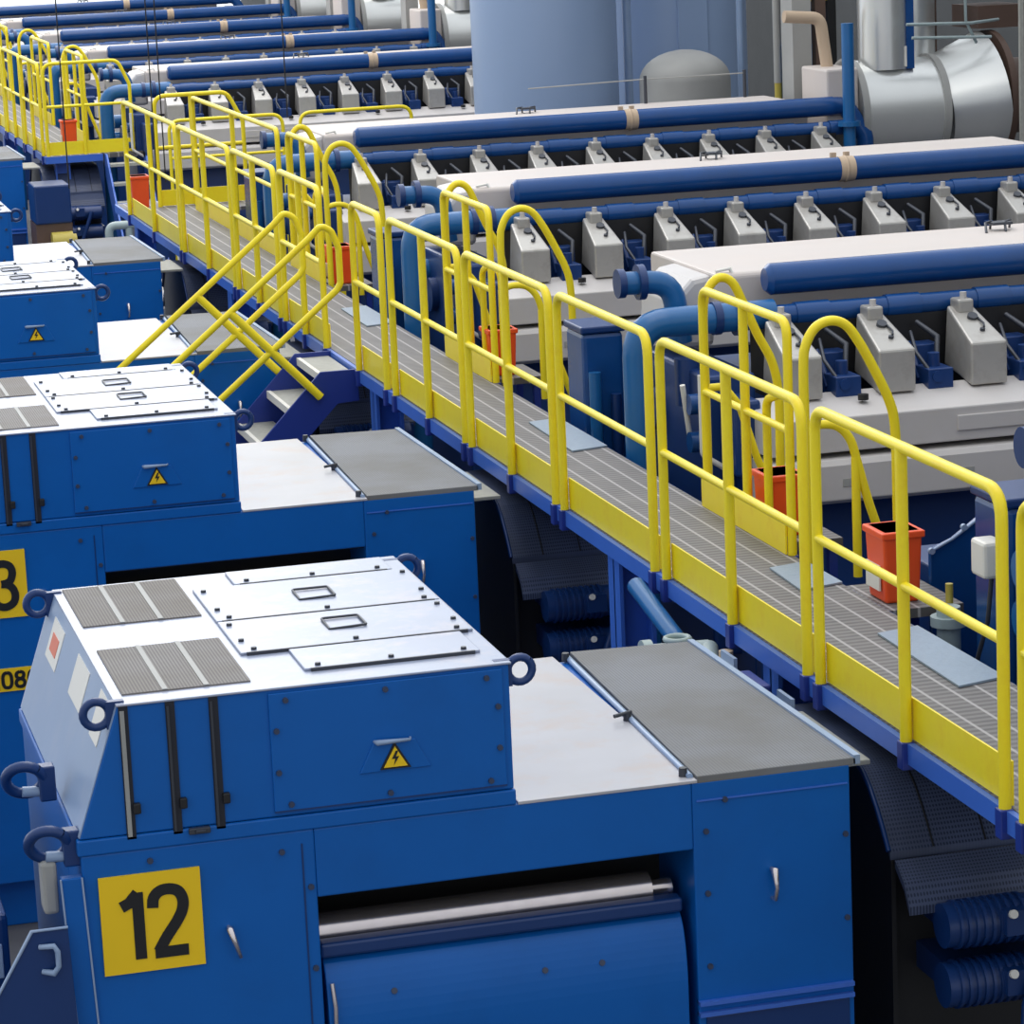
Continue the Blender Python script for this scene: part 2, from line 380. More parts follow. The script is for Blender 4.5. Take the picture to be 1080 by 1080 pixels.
    MB().prism([(-1.578, 2.233), (-1.592, 2.207), (-1.581, 2.207), (-1.586, 2.186), (-1.568, 2.214), (-1.579, 2.214), (-1.570, 2.233)], 'Y', -.025, -.022).build('lightning_bolt', M['black'], tr)
    # rubber slots with clips
    for i, x in enumerate((-2.455, -2.305, -2.165)):
        sl = MB().box(x-.013, x+.017, -.006, .01, 2.035, 2.475).build('slot_strip', M['rubber'], t)
        MB().box(x-.010, x-.002+.006*(i == 0), -.011, -.004, 2.045, 2.462).build('slot_edge', M['greysheet'] if i == 0 else M['darksteel'], sl)
        MB().box(x+.012, x+.036, -.022, 0, 2.12, 2.155).build('clip', M['black'], sl, .004)
    q = MB(); q.box(-2.27, -2.20, -.022, -.002, 2.030, 2.050); q.box(-2.25, -2.215, -.03, -.02, 2.034, 2.046); q.build('catch', M['darksteel'], t, .003)
    # lifting lugs on the box corners
    for (x, y, z, sx) in ((-1.135, .03, 2.445, 1), (-2.535, .03, 2.45, -1), (-1.135, 1.68, 2.445, 1), (-2.535, 1.68, 2.45, -1)):
        l = MB(); l.torus((x, y, z), (0, 1, 0), .042, .014, 20, 8)
        l.box(min(x-sx*.03, x-sx*.09), max(x-sx*.03, x-sx*.09), y-.014, y+.014, z-.05, z+.04)
        l.build('lifting_lug', M['darkblue'], t)
    # right-hand deck of the housing
    MB().box(-1.17, -.545, -.004, 1.80, 1.993, 2.004).build('cover_plate', M['coverplate'], t, .002)
    MB().prism([(-.545, 0.0), (.025, 0.0), (.005, 1.76), (-.475, 1.80)], 'Z', 1.99, 2.016).build('mesh_cover', M['mesh'], t, .003)
    MB().tube([(-.56, .03, 2.008), (-.50, 1.78, 2.008)], .012, 6).build('edge_trim', M['paleblue'], t)
    MB().obox((.018, .88, 2.008), (.012, 0, 0), (-.010, .88, 0), (0, 0, .016)).build('edge_trim', M['paleblue'], t)
    bolts(t, [(-.575, .06, 2.004), (-.545, .80, 2.004), (-.515, 1.72, 2.004)], (0, 0, 1), .016, .03, 'clamp_bolt', M['darksteel'])
    MB().tube([(-.60, .78, 2.03), (-.53, .80, 2.035)], .008, 6).build('clamp_lever', M['darksteel'], t)
    # eye rings and shackles at the left end
    for (x, y, z) in ((-2.715, .06, 2.03), (-2.74, .45, 2.14)):
        l = MB(); l.torus((x, y, z), (.15, 1, .55), .062, .019, 24, 8); sh = l.build('shackle', M['darkblue'], t)
        MB().box(x+.045, x+.10, y-.03, y+.03, z-.075, z+.045).build('shackle_block', M['darkblue'], sh, .006)
        MB().cyl((x-.01, y, z-.04), (x+.06, y, z-.045), .018, n=10).build('shackle_pin', M['paleblue'], sh)
    MB().box(-2.745, -2.695, .04, .14, 1.80, 1.975).build('terminal_block', M['greysheet'], t, .012)
    if number:
        sg = MB().box(-2.572, -2.243, -.010, .0, 1.587, 1.917).build('number_sign', M['signyellow'], t)
        sg['label'] = 'square yellow sign with black number '+number
        w = .225; figures(number, -2.572+.045, 1.587+.045, w, .232, -.010, .50, .082).build('figures', M['black'], sg)
    if plate:
        sg = MB().box(-2.57, -2.15, -.010, .0, 1.222, 1.335).build('number_plate', M['signyellow'], t)
        sg['label'] = 'narrow yellow plate with black figures '+plate
        figures(plate, -2.462, 1.237, .095, .083, -.010, .66, .085).build('figures', M['black'], sg)
    return t
g0 = make_generator(0, '12', None)
make_generator(1, '13', '2086')
g2 = make_generator(2, None, None)
dup(g2, (0, 3*P, 0), gen_labels[3])
dup(g2, (0, 5*P, 0), gen_labels[5])

# side guard plate left of the nearest generator
t = thing('guard_plate', 'dark blue sheet with cut corner and D-shaped handle, at bottom left beside sign 12', 'guard plate', (-2.9, -.06, .0))
MB().prism([(-.5, 0), (.265, 0), (.215, 1.79), (.10, 1.79), (-.04, 1.56), (-.5, .92)], 'Y', -.006, .006).build('sheet', M['darkblue'], t, .002)
MB().tube([(.215, -.008, 1.79), (.10, -.008, 1.79), (-.04, -.008, 1.56), (-.4, -.008, 1.06)], .005, 6).build('edge', M['paleblue'], t)
q = MB(); q.tube([(.12, -.008, 1.735), (.165, -.03, 1.74), (.175, -.03, 1.72), (.175, -.03, 1.67), (.16, -.03, 1.65), (.125, -.008, 1.652)], .009, 8); q.build('handle', M['paleblue'], t)
t = thing('cable_cabinet', 'dark blue cabinet with a small light blue cover, left of sign 12', 'cabinet', (-3.7, .35, 0))
MB().box(0, .86, 0, 1.5, 0, 1.72).build('case', M['darkblue'], t, .02)
MB().box(.80, .835, -.008, .0, 1.50, 1.62).build('small_cover', M['paleblue'], t, .008)
MB().box(.30, .80, .3, 1.3, 1.72, 1.86).build('top_box', M['blue'], t, .02)
t = thing('cable_cabinet', 'grey blue cabinet with a black knob, below the narrow number plate', 'cabinet', (-3.7, P+.1, 0))
MB().box(0, .95, -.3, 1.2, 0, 1.12).build('case', M['tankblue'], t, .02)
MB().cyl((.80, -.3, 1.0), (.80, -.36, 1.0), .06, n=18).build('knob', M['black'], t)

# ------------------------------------------------------------------ coupling guards and barring motors
guard_labels = {0: 'black meshed arched guard beside the generator with sign 12, lower right',
                1: 'dark arched coupling guard beside the second generator, left of the bare blue column',
                2: 'dark arched coupling guard beside the third generator, below the stair landing',
                3: 'dark arched coupling guard at the end of the fourth generator',
                5: 'dark arched coupling guard at the end of the farthest visible generator'}
def make_guard():
    t = thing('coupling_guard', guard_labels[0], 'machine guard', (0, 0, 0), 'coupling guards between generators and engines')
    half = [(.19, 1.49), (.24, 1.525), (.29, 1.56), (.345, 1.63), (.40, 1.69), (.46, 1.745), (.53, 1.79), (.60, 1.815), (.68, 1.83), (.80, 1.835)]
    cy = 1.0
    arc = half+[(2*cy-y, z) for y, z in reversed(half)]
    off = lambda c, d: [(y, z-d) for y, z in c]
    up = arc[2:-2]
    MB().prism(up+off(up, .03)[::-1], 'X', .255, .92).build('mesh_shell', M['guard'], t)
    for sgn in (0, 1):
        st = [(.14, 1.40), (.185, 1.475), (.27, 1.535)]
        if sgn: st = [(2*cy-y, z) for y, z in st]
        MB().prism(st+off(st, .03)[::-1], 'X', .265, .92).build('skirt_band', M['guard'], t)
    MB().prism([(y, z-.012) for y, z in up]+[(1.7, .3), (.30, .3)], 'X', .258, .275).build('end_plate', M['black'], t)
    MB().box(.28, .9, .42, 1.5, .0, 1.45).build('flywheel_case', M['black'], t, .02)
    MB().tube([(.25, y, z+.004) for y, z in up], .010, 6).build('edge_angle', M['darkblue'], t)
    for x in (.42, .62, .80): MB().tube([(x, y, z+.002) for y, z in up], .004, 4).build('shell_seam', M['black'], t)
    MB().box(.05, .25, .45, 1.15, 1.84, 1.86).build('top_pad', M['tread'], t, .004)
    # two small motors low on the front
    for z in (1.34, 1.12):
        m = MB(); m.cyl((.36, .08, z), (.86, .08, z), .080, n=20)
        for i in range(9): m.cyl((.40+i*.03, .08, z), (.412+i*.03, .08, z), .088, n=20)
        m.box(.56, .66, -.03, .03, z-.03, z+.06); m.box(.40, .9, .10, .44, z-.05, z+.05)
        mo = m.build('barring_motor', M['darkblue'], t)
        MB().cyl((.58, -.03, z+.05), (.58, -.045, z+.055), .016, n=12).build('cap', M['labelwhite'], mo)
    MB().tube([(.74, -.04, 1.36), (.62, -.06, 1.06), (.56, -.06, .0)], .022, 8).build('brace', M['darkblue'], t)
    return t
gd = make_guard()
for k in (1, 2, 3, 5): dup(gd, (0, k*P, 0), guard_labels[k])

# ------------------------------------------------------------------ engines
eng_labels = {
    0: 'nearest engine, almost wholly out of frame at right of the walkway',
    1: 'nearest white and blue engine in view, its blue pipes ending behind the nearest looped handrails',
    2: 'second white and blue engine, tan stained top, blue pipe starting behind the second looped handrail',
    3: 'third white and blue engine, right in front of the tall grey blue tanks',
    5: 'engine first beyond the gap in the row, ending left of the tall grey blue tank',
    6: 'engine second beyond the gap, upper left, ending in a dark curved blue pipe',
    7: 'engine third beyond the gap, upper left',
    8: 'engine fourth beyond the gap, near top left corner',
    9: 'farthest engine in view, sliver along the top left edge'}
def make_engine():
    t = thing('engine', eng_labels[1], 'engine', (0, P, 0), 'rows of white and blue engines')
    MB().box(1.5, 5.95, .12, 2.2, .25, 2.20).build('engine_block', M['darkblue'], t, .02)
    MB().box(1.45, 5.95, .0, 2.3, 0, .25).build('bedplate', M['darkblue'], t, .02)
    MB().prism([(.05, .25), (.05, 1.2), (.12, 1.75), (.12, .25)], 'X', 1.5, 5.95).build('crankcase_cover', M['darkblue'], t)
    s = MB().prism([(.25, 2.285), (-.10, 2.21), (-.10, 2.03), (.25, 2.03)], 'X', 1.52, 6.15).build('upper_ledge', M['whitecool'], t, .008)
    for x in (2.55, 4.1, 5.4): MB().box(x, x+.62, -.112, -.09, 2.085, 2.165).build('ledge_panel', M['whitecool'], s, .004)
    s = MB().prism([(.2, 2.005), (-.13, 2.0), (-.15, 1.97), (-.15, 1.79), (-.10, 1.765), (.2, 1.765)], 'X', 1.50, 6.15).build('lower_ledge', M['whitecool'], t, .006)
    for x in (1.9, 2.5, 3.9): MB().box(x, x+.12, -.154, -.14, 1.86, 1.90).build('nameplate', M['greysheet'], s)
    for i in range(9):
        x = 1.70+.513*i
        hc = MB()
        f = [(x, .12, 2.27), (x+.205, .12, 2.27), (x+.205, .12, 2.495), (x, .12, 2.495)]
        bk = [(x+.03, .56, 2.32), (x+.19, .56, 2.32), (x+.19, .56, 2.635), (x+.05, .56, 2.635)]
        hc.add(f+bk, [(0, 1, 2, 3), (7, 6, 5, 4), (3, 2, 6, 7), (0, 4, 5, 1), (0, 3, 7, 4), (1, 5, 6, 2)])
        h = hc.build('head_cover', M['head'], t, .012)
        c = MB(); c.box(x+.075, x+.165, .46, .58, 2.60, 2.675); c.build('cap_block', M['head'], h, .012)
        c = MB(); c.cyl((x+.12, .50, 2.665), (x+.12, .50, 2.71), .018, n=10); c.build('cap_knob', M['whitecool'], h)
        c = MB(); c.cyl((x+.125, .40, 2.575), (x+.125, .385, 2.60), .028, n=12); c.cyl((x+.12, .25, 2.53), (x+.12, .245, 2.55), .014, n=10)
        c.tube([(x+.15, .40, 2.59), (x+.15, .30, 2.565), (x+.13, .25, 2.555)], .006, 6); c.build('sensor', M['darksteel'], h)
        if i < 8:
            p = MB(); xx = x+.36
            p.box(xx-.07, xx+.07, .16, .34, 2.25, 2.37); p.cyl((xx, .26, 2.36), (xx, .26, 2.44), .032, n=12); p.cyl((xx-.02, .15, 2.33), (xx-.02, .20, 2.33), .03, n=12)
            p.box(xx-.10, xx+.10, .42, .56, 2.25, 2.46); p.cyl((xx-.06, .30, 2.30), (xx-.06, .46, 2.47), .018, n=8)
            p.build('fuel_pump', M['darkblue'], t, .006)
            MB().tube([(xx+.05, .34, 2.34), (xx+.08, .40, 2.50), (xx+.03, .56, 2.56)], .014, 8).tube([(xx-.05, .2, 2.36), (xx-.08, .3, 2.44), (xx-.03, .5, 2.52)], .010, 8).build('fuel_line', M['darksteel'], t)
            if i % 2 == 0: MB().cyl((x+.40, .06, 2.26), (x+.40, .06, 2.29), .028, n=10).build('drain_cap', M['black'], t)
    # manifolds
    MB().box(1.8, 6.1, .60, .95, 2.2, 2.60).build('vee_cover', M['black'], t)
    p = MB(); p.cyl((1.86, .78, 2.82), (6.14, .78, 2.82), .085, n=28)
    p.cyl((1.86, .78, 2.82), (1.83, .78, 2.82), .085, .06, 28)
    up = p.build('air_manifold', M['pipeblue'], t)
    MB().tube([(6.10, .78, 2.82), (6.26, .78, 2.82), (6.42, .74, 2.55), (6.43, .74, 1.9)], .08, 16, .16).build('manifold_elbow', M['pipeblue'], up)
    c = MB(); c.torus((4.27, .78, 2.82), (1, 0, 0), .085, .012, 24, 8); c.cyl((4.22, .78, 2.82), (4.33, .78, 2.82), .089, n=28); c.box(4.20, 4.24, .86, .89, 2.86, 2.93); c.box(4.30, 4.34, .86, .89, 2.86, 2.93)
    c.build('pipe_clamp', M['tan'], up)
    lo = MB(); lo.cyl((1.8, .66, 2.64), (6.05, .66, 2.64), .058, n=20)
    lp = lo.build('lower_manifold', M['pipeblue'], t)
    for i in range(9):
        x = 1.55+.513*i+.40
        q = MB(); q.cyl((x, .66, 2.64), (x+.19, .66, 2.64), .066, n=20); q.build('sleeve', M['pipeblue'], lp)
    # insulated exhaust box along the top
    bx = MB().prism([(.92, 2.55), (.92, 2.83), (.94, 2.85), (2.05, 2.85), (2.07, 2.83), (2.07, 2.55)], 'X', 1.60, 5.96).build('exhaust_box', M['white'], t, .012)
    for x in (3.62,):
        c = MB()
        for d in (-.06, .06): c.tube([(x+d-.05, 1.72, 2.85), (x+d-.03, 1.78, 2.90), (x+d+.03, 1.84, 2.90), (x+d+.05, 1.9, 2.85)], .008, 6)
        c.box(x-.05, x+.07, 1.76, 1.86, 2.885, 2.90); c.build('lifting_bracket', M['darksteel'], bx)
    MB().prism([(1.62, 2.45), (1.62, 2.84), (1.50, 2.82), (1.40, 2.72), (1.38, 2.45)], 'Y', 1.0, 1.62).build('end_cowl', M['whitecool'], t, .03)
    c = MB(); c.tube([(1.62, .96, 2.86), (1.70, .955, 2.87), (1.73, .93, 2.78)], .009, 6); c.build('cowl_bracket', M['labelwhite'], t)
    # inlet pipework at the near end
    q = MB(); q.tube([(1.84, .68, 2.65), (1.08, .68, 2.65), (1.08, .68, .3)], .078, 18, .17); v = q.build('supply_pipe', M['brightpipe'], t)
    for x, r in ((1.62, .10), (1.50, .088)): MB().cyl((x, .68, 2.65), (x+.04, .68, 2.65), r, n=22).build('flange', M['darkblue'], v)
    q = MB(); q.tube([(1.06, .92, 2.84), (1.36, .92, 2.83), (1.40, .92, 2.50)], .062, 16, .14); v = q.build('return_pipe', M['brightpipe'], t)
    for x, r in ((1.165, .095), (1.055, .078)): MB().cyl((x, .92, 2.84), (x+.038, .92, 2.84), r, n=22).build('flange', M['darkblue'], v)
    q = MB(); q.box(1.35, 1.62, .35, 1.52, .9, 2.4); q.box(1.42, 1.56, .1, .5, 1.9, 2.3); q.cyl((1.36, .7, 2.2), (1.36, .7, 2.45), .07, n=14); q.cyl((1.3, 1.2, 2.1), (1.5, 1.2, 2.1), .12, n=18); q.build('end_casing', M['darkblue'], t, .02)
    for c in ([(1.30, .30, 2.42), (1.30, .30, 2.0), (1.45, .3, 1.9)], [(1.25, .45, 2.35), (1.30, .5, 2.05), (1.5, .5, 1.95)]): MB().tube(c, .015, 8, .05).build('cable', M['labelwhite'], t)
    for z in (2.25, 2.05):
        MB().cyl((1.25, 1.4, z), (1.37, 1.4, z), .08, n=16).build('end_cap', M['brightpipe'], t); MB().cyl((1.27, .42, z), (1.37, .42, z), .055, n=14).build('end_cap', M['pipeblue'], t)
    return t
e1 = make_engine()
for k in (0, 2, 3, 5, 6, 7, 8, 9): dup(e1, (0, k*P, 0), eng_labels[k])

# filter housings at the walkway side of each engine
fh_labels = {0: 'blue filter column beside the white junction box, right edge under the near rail',
             1: 'square dark blue filter housing left of the blue bent pipe behind the walkway',
             2: 'dark blue filter housing behind the second pair of looped handrails',
             3: 'dark blue filter housing by the far end of the nearer walkway'}
def make_filter():
    t = thing('filter_housing', fh_labels[0], 'filter housing', (1.08, 1.72, 0), 'blue filter housings beside the walkway')
    MB().box(0, .24, 0, .34, 1.3, 2.46).build('body', M['pipeblue'], t, .025)
    MB().box(-.01, .25, -.01, .35, 2.46, 2.50).build('lid', M['darkblue'], t, .01)
    MB().cyl((.05, -.05, 1.5), (.05, -.05, 2.25), .035, n=12).build('side_pipe', M['brightpipe'], t); MB().cyl((.17, -.05, 1.5), (.17, -.05, 2.12), .03, n=12).build('side_pipe', M['darkblue'], t)
    MB().box(.02, .22, .05, .30, 0, 1.3).build('stand', M['stairblue'], t)
    return t
fh = make_filter(); fh.location = (1.28, 1.58, 0)
for k in (1, 2, 3): dup(fh, (1.08, 1.72+k*P, 0), fh_labels[k])

# ------------------------------------------------------------------ walkway
XN, XF, DK = .30, .95, 1.98
def make_walkway(name, label, y0, y1, ext):
    t = thing(name, label, 'walkway', (0, y0, 0))
    L = y1-y0
    g = MB(); g.box(XN+.02, XF, 0, L, DK-.035, DK)
    if ext: g.box(XF, 1.5, L-1.0, L, DK-.035, DK)
    g.build('deck_grating', M['grating'], t)
    for x in (XN-.005, XF-.03):
        MB().box(x, x+.035, 0, L, DK-.078, DK-.003).build('edge_beam', M['beamblue'], t)
    MB().box(XN, XF, -.03, 0, DK-.078, DK).build('end_beam', M['beamblue'], t); MB().box(XN, 1.5 if ext else XF, L, L+.03, DK-.078, DK).build('end_beam', M['beamblue'], t)
    return t, L
w1, L1 = make_walkway('walkway', 'long raised grey grating walkway with blue edge beams crossing the picture diagonally', -2.6, 20.5, True)
w2, L2 = make_walkway('walkway', 'far raised walkway at upper left, beyond the open gap', 26.3, 56., False)
def column(par, x, y, w=.17):
    q = MB(); q.box(x-w/2, x-w/2+.018, y-.09, y+.09, 0, DK-.078); q.box(x+w/2-.018, x+w/2, y-.09, y+.09, 0, DK-.078); q.box(x-w/2, x+w/2, y-.008, y+.008, 0, DK-.078)
    q.box(x-w/2-.03, x+w/2+.03, y-.12, y+.12, 0, .02)
    q.build('support_column', M['beamblue'], par)
for y in (-1.4, 1.75, 3.92, 9.1, 14.3, 19.4): column(w1, .42, y+2.6)
for y in (0.2, 6, 12, 18, 24): column(w2, .5, y)

# guardrail panels (each a lift-out panel: bent tube frame, mid rail, mid post, toe board)
RT = 1.07; TR = .021
def sleeve_post(mb_y, mb_s, x, y): pass
def panel(label, y0, y1, x=XN, mid=True, ra=.10, toe=True, gap_side=0):
    t = thing('guardrail_panel', label, 'guardrail', (x, y0, DK), 'yellow guardrail panels along the walkway')
    d = y1-y0; sx = -1 if x == XN else 1
    fr = MB(); fr.tube([(0, 0, 0), (0, 0, RT-TR), (0, d, RT-TR), (0, d, 0)], TR, 12, ra); fr.build('rail_frame', M['yellow'], t)
    MB().tube([(0, 0, .56), (0, d, .56)], TR*.85, 10).build('mid_rail', M['yellow'], t)
    ys = [0, d]
    if mid:
        ym = d*.5; MB().cyl((0, ym, 0), (0, ym, RT-TR), TR*1.05, n=12).build('post', M['yellow'], t); ys.append(ym)
    if toe: MB().box(-sx*.024, -sx*.032, .0, d, .005, .155).build('toe_board', M['yellow'], t)
    for y in ys:
        MB().box(-.026, .026, y-.026, y+.026, -.10, .0).build('post_socket', M['stairblue'], t, .004)
    return t
near = [
    (-2.45, -.78, 'yellow guardrail panel in the bottom right corner, mostly out of frame', True),
    (-.62, 1.08, 'near-side yellow guardrail panel reaching the right edge of the picture', True),
    (1.22, 2.98, 'near-side yellow guardrail panel above the mesh cover of generator 12', True),
    (3.15, 4.60, 'near-side yellow guardrail panel without a middle post, in front of the blue bent pipe', False),
    (4.75, 6.42, 'near-side yellow guardrail panel third from the stair, in front of the nearest engine head covers', True),
    (6.56, 8.26, 'near-side yellow guardrail panel second from the stair', True),
    (8.50, 9.30, 'narrow yellow guardrail panel at the near side of the stair opening', False),
    (10.32, 11.72, 'yellow guardrail panel just beyond the stair opening', True),
    (11.90, 13.60, 'near-side yellow guardrail panel, second beyond the stair opening', True),
    (13.75, 16.2, 'near-side yellow guardrail panel, third beyond the stair opening', True),
    (16.35, 19.45, 'last near-side yellow guardrail panel before the walkway end', True),
]
for y0, y1, lab, mid in near: panel(lab, y0, y1, XN, mid)
far = [
    (-2.4, 1.95, 'far-side yellow guardrail panel at the right edge by the grey deck plate', True),
    (3.18, 4.36, 'far-side yellow guardrail panel beside the nearest looped handrail', True),
    (4.75, 6.9, 'far-side yellow guardrail panel in front of the blue bent pipe', False),
    (8.40, 9.56, 'far-side yellow guardrail panel beside the second looped handrail', True),
    (9.95, 12.1, 'far-side yellow guardrail panel opposite the stair opening', False),
    (13.60, 14.76, 'far-side yellow guardrail panel beside the third looped handrail', True),
    (15.2, 19.45, 'last far-side yellow guardrail panel before the walkway end', True),
]
far = [f for f in far if f[0] not in (-2.4, 4.75, 9.95)]
for y0, y1, lab, mid in far: panel(lab, y0, y1, XF, mid, .08)
# end guard of the first walkway (across) with toe boards
def end_panel(label, x0, x1, y, drop):
    t = thing('end_guardrail', label, 'guardrail', (x0, y, DK)); d = x1-x0
    MB().tube([(0, 0, 0), (0, 0, RT-TR), (d, 0, RT-TR), (d+drop, 0, RT-.30), (d+drop, 0, 0)], TR, 12, .12).build('rail_frame', M['yellow'], t)
    MB().tube([(0, 0, .56), (d+drop, 0, .56)], TR*.85, 10).build('mid_rail', M['yellow'], t)
    MB().cyl((d*.5, 0, 0), (d*.5, 0, RT-TR), TR, n=12).build('post', M['yellow'], t)
    MB().box(0, d+drop, .02, .03, .005, .155).build('toe_board', M['yellow'], t)
end_panel('yellow rail closing the far end of the nearer walkway', .66, 1.36, 19.95, .14)
end_panel('yellow rail across the near end of the far walkway, upper left', .34, 1.2, 26.36, .12)
# far walkway panels
fn = [(26.5, 28.3), (28.5, 30.4), (30.6, 32.6), (32.8, 35.2), (35.4, 38.4), (38.6, 42.5), (42.7, 47)]
ordn = ['first', 'second', 'third', 'fourth', 'fifth', 'sixth', 'seventh']
for (a, b), o in zip(fn, ordn): panel('near-side guardrail panel of the far walkway, %s from its near end' % o, a, b, XN, True)
for (a, b), o in zip([(27.6, 29.2), (31.0, 33.0), (36.2, 38.2), (41.4, 43.4)], ordn): panel('far-side guardrail panel of the far walkway, %s from its near end' % o, a, b, XF, True, .08)

# looped handrails over the ladders from the walkway to the engines
def make_loop(label, y, kind, grp='looped yellow handrails at the engine ladders'):
    t = thing('looped_handrail', label, 'handrail', (XF, y, DK), grp)
    if kind == 'big':
        MB().tube(smooth([(.03, 0, -.1), (.03, 0, .5), (.03, 0, .86), (.045, 0, .96), (.09, 0, 1.03), (.16, 0, 1.055), (.23, 0, 1.03), (.29, 0, .95), (.36, 0, .82), (.425, 0, .68), (.45, 0, .56), (.455, 0, .3), (.455, 0, -.35)]), TR*1.05, 12).build('outer_loop', M['yellow'], t)
        MB().tube(smooth([(.03, 0, .585), (.10, 0, .60), (.18, 0, .585), (.24, 0, .52), (.275, 0, .40), (.33, 0, .20), (.42, 0, -.06), (.455, 0, -.16)]), TR*.95, 12).build('inner_rail', M['yellow'], t)
        MB().cyl((.262, 0, .44), (.262, 0, -.1), TR*.95, n=12).build('post', M['yellow'], t)
    else:
        MB().tube(smooth([(.03, 0, 0), (.03, 0, .5), (.03, 0, .90), (.05, 0, 1.02), (.11, 0, 1.085), (.18, 0, 1.06), (.235, 0, .95), (.30, 0, .80), (.37, 0, .66), (.40, 0, .5), (.40, 0, .2), (.40, 0, -.3)]), TR*1.05, 12).build('outer_loop', M['yellow'], t)
        MB().tube([(.03, 0, .56), (.12, 0, .56), (.20, 0, .46), (.28, 0, .2), (.40, 0, -.1)], TR*.9, 12).build('inner_rail', M['yellow'], t)
    return t
big_l = ['large looped handrail nearest the camera, arching over by the grey head covers',
         'large looped handrail in the middle of the walkway, arching before the second engine row',
         'large looped handrail opposite the stair opening']
sm_l = ['looped handrail behind the nearest far-side guardrail panel', 'looped handrail behind the second far-side guardrail panel', 'looped handrail behind the third far-side guardrail panel']
for k in range(3):
    make_loop(big_l[k], 3.06+k*P, 'big'); make_loop(sm_l[k], 4.44+k*P, 'small')
make_loop('large looped handrail of the far walkway, nearest its end', 29.8, 'big'); make_loop('large looped handrail of the far walkway, second from its end', 34.9, 'big'); make_loop('large looped handrail of the far walkway, third from its end', 40.2, 'big')
# small looped rail by the ladders
for k, lab in enumerate(('low looped yellow rail above the orange bin behind the walkway, nearest', 'low looped yellow rail beside the second orange bin', 'low looped yellow rail beside the third orange bin')):
    t = thing('low_handrail', lab, 'handrail', (XF+.05, 3.62+k*P, DK), 'low looped rails by the orange bins')
    MB().tube([(0, 0, 0), (0, 0, .63), (.0, -.25, .70), (0, -.45, .66), (.0, -.45, 0)], TR*.95, 12, .08).build('loop_rail', M['yellow'], t)

# rails along the ledge of the engine beyond the gap
for i, (x0, x1, lab) in enumerate(((1.6, 2.9, 'low yellow rail on the engine beyond the gap, left of the two'), (3.1, 4.4, 'low yellow rail on the engine beyond the gap, next to the tank'))):
    t = thing('low_guardrail', lab, 'guardrail', (x0, 5*P-.6, 1.75))
    d = x1-x0
    MB().tube([(0, 0, -1.75), (0, 0, .62), (d, 0, .62), (d, 0, -1.75)], TR, 10, .14).build('rail_frame', M['yellow'], t)
    MB().tube([(0, 0, .2), (d, 0, .2)], TR*.8, 8).build('mid_rail', M['yellow'], t)

# ------------------------------------------------------------------ stair down to the floor
t = thing('stair', 'blue steel stair with grey treads leading down from the walkway opening', 'stair', (0, 9.35, 0))
Yw = .85
slope = .2/.21
for nm, y in (('stringer', 0), ('stringer', Yw-.02)):
    top = (.30, DK); brk = (.06, DK)
    n = 9
    xb = brk[0]-.21*n
    poly = [(.30, DK+.0), (.06, DK+.0), (xb, DK-.2*n), (xb+.30, 0.0), (.10, DK-.27), (.30, DK-.20)]
    poly = [(.30, DK), (.06, DK), (xb+.02, .06), (xb+.02, 0), (xb+.24, 0), (.16, DK-.21), (.30, DK-.20)]
    MB().prism(poly, 'Y', y, y+.02).build('stringer', M['stairblue'], t, .003)
for i in range(9):
    x1 = .28 if i == 0 else .11-.21*(i-1)-.21+.0
    x0 = .08-.21*i
    z = DK-.03-.2*i
    if z < .1: break
    q = MB().box(x0, x1 if i == 0 else x0+.23, .02, Yw-.02, z-.03, z).build('tread', M['tread'], t)
    MB().box(x0-.012, x0+.015, .02, Yw-.02, z-.045, z+.004).build('nosing', M['labelwhite'], q)
def stair_rail(label, y, dx):
    t = thing('stair_handrail', label, 'handrail', (0, y, 0), 'yellow stair handrails')
    a = .84   # rise per metre
    xt = .06+dx
    lo = -1.75
    p = lambda x: 2.87+(x-xt)*.81
    MB().tube([(lo, 0, p(lo)), (xt-.06, 0, p(xt-.06)), (xt+.02, 0, 2.90), (xt+.085, 0, 2.86), (xt+.125, 0, 2.75), (xt+.125, 0, 2.53), (xt+.10, 0, 2.49), (lo+.15, 0, 2.49+(lo+.05-xt)*.81)], TR, 12, .05).build('rail_loop', M['yellow'], t)
    xs = -.52+dx
    MB().tube([(xs, 0, p(xs)), (xs+.54, 0, p(xs)-.575)], TR*1.25, 10).build('slanting_post', M['yellow'], t)
    MB().tube([(xs-.85, 0, p(xs-.85)), (xs-.85+.54, 0, p(xs-.85)-.575)], TR*1.25, 10).build('slanting_post', M['yellow'], t)
stair_rail('nearer yellow stair handrail, right of the pair', 9.33, .03)
stair_rail('farther yellow stair handrail, left of the pair', 10.22, -.03)
# stair off the far walkway into the gap
t = thing('stair', 'short blue stair stringer dropping from the far walkway end into the gap', 'stair', (0, 26.3, 0))
for x in (.97, 1.42):
    MB().prism([(0, DK), (-.15, DK), (-1.75, .5), (-1.75, .25), (-1.5, .25), (0, DK-.25)], 'X', x, x+.02).build('stringer', M['beamblue'], t)
for i in range(7): MB().box(.99, 1.42, -.36-.22*i, -.14-.22*i, DK-.13-.2*i, DK-.1-.2*i).build('tread', M['tread'], t)
MB().box(.97, 1.44, 0, .5, DK-.05, DK).build('landing', M['grating'], t)
for x in (1.0, 1.38): MB().box(x, x+.05, -1.7, -1.62, 0, .4).build('foot', M['stairblue'], t)
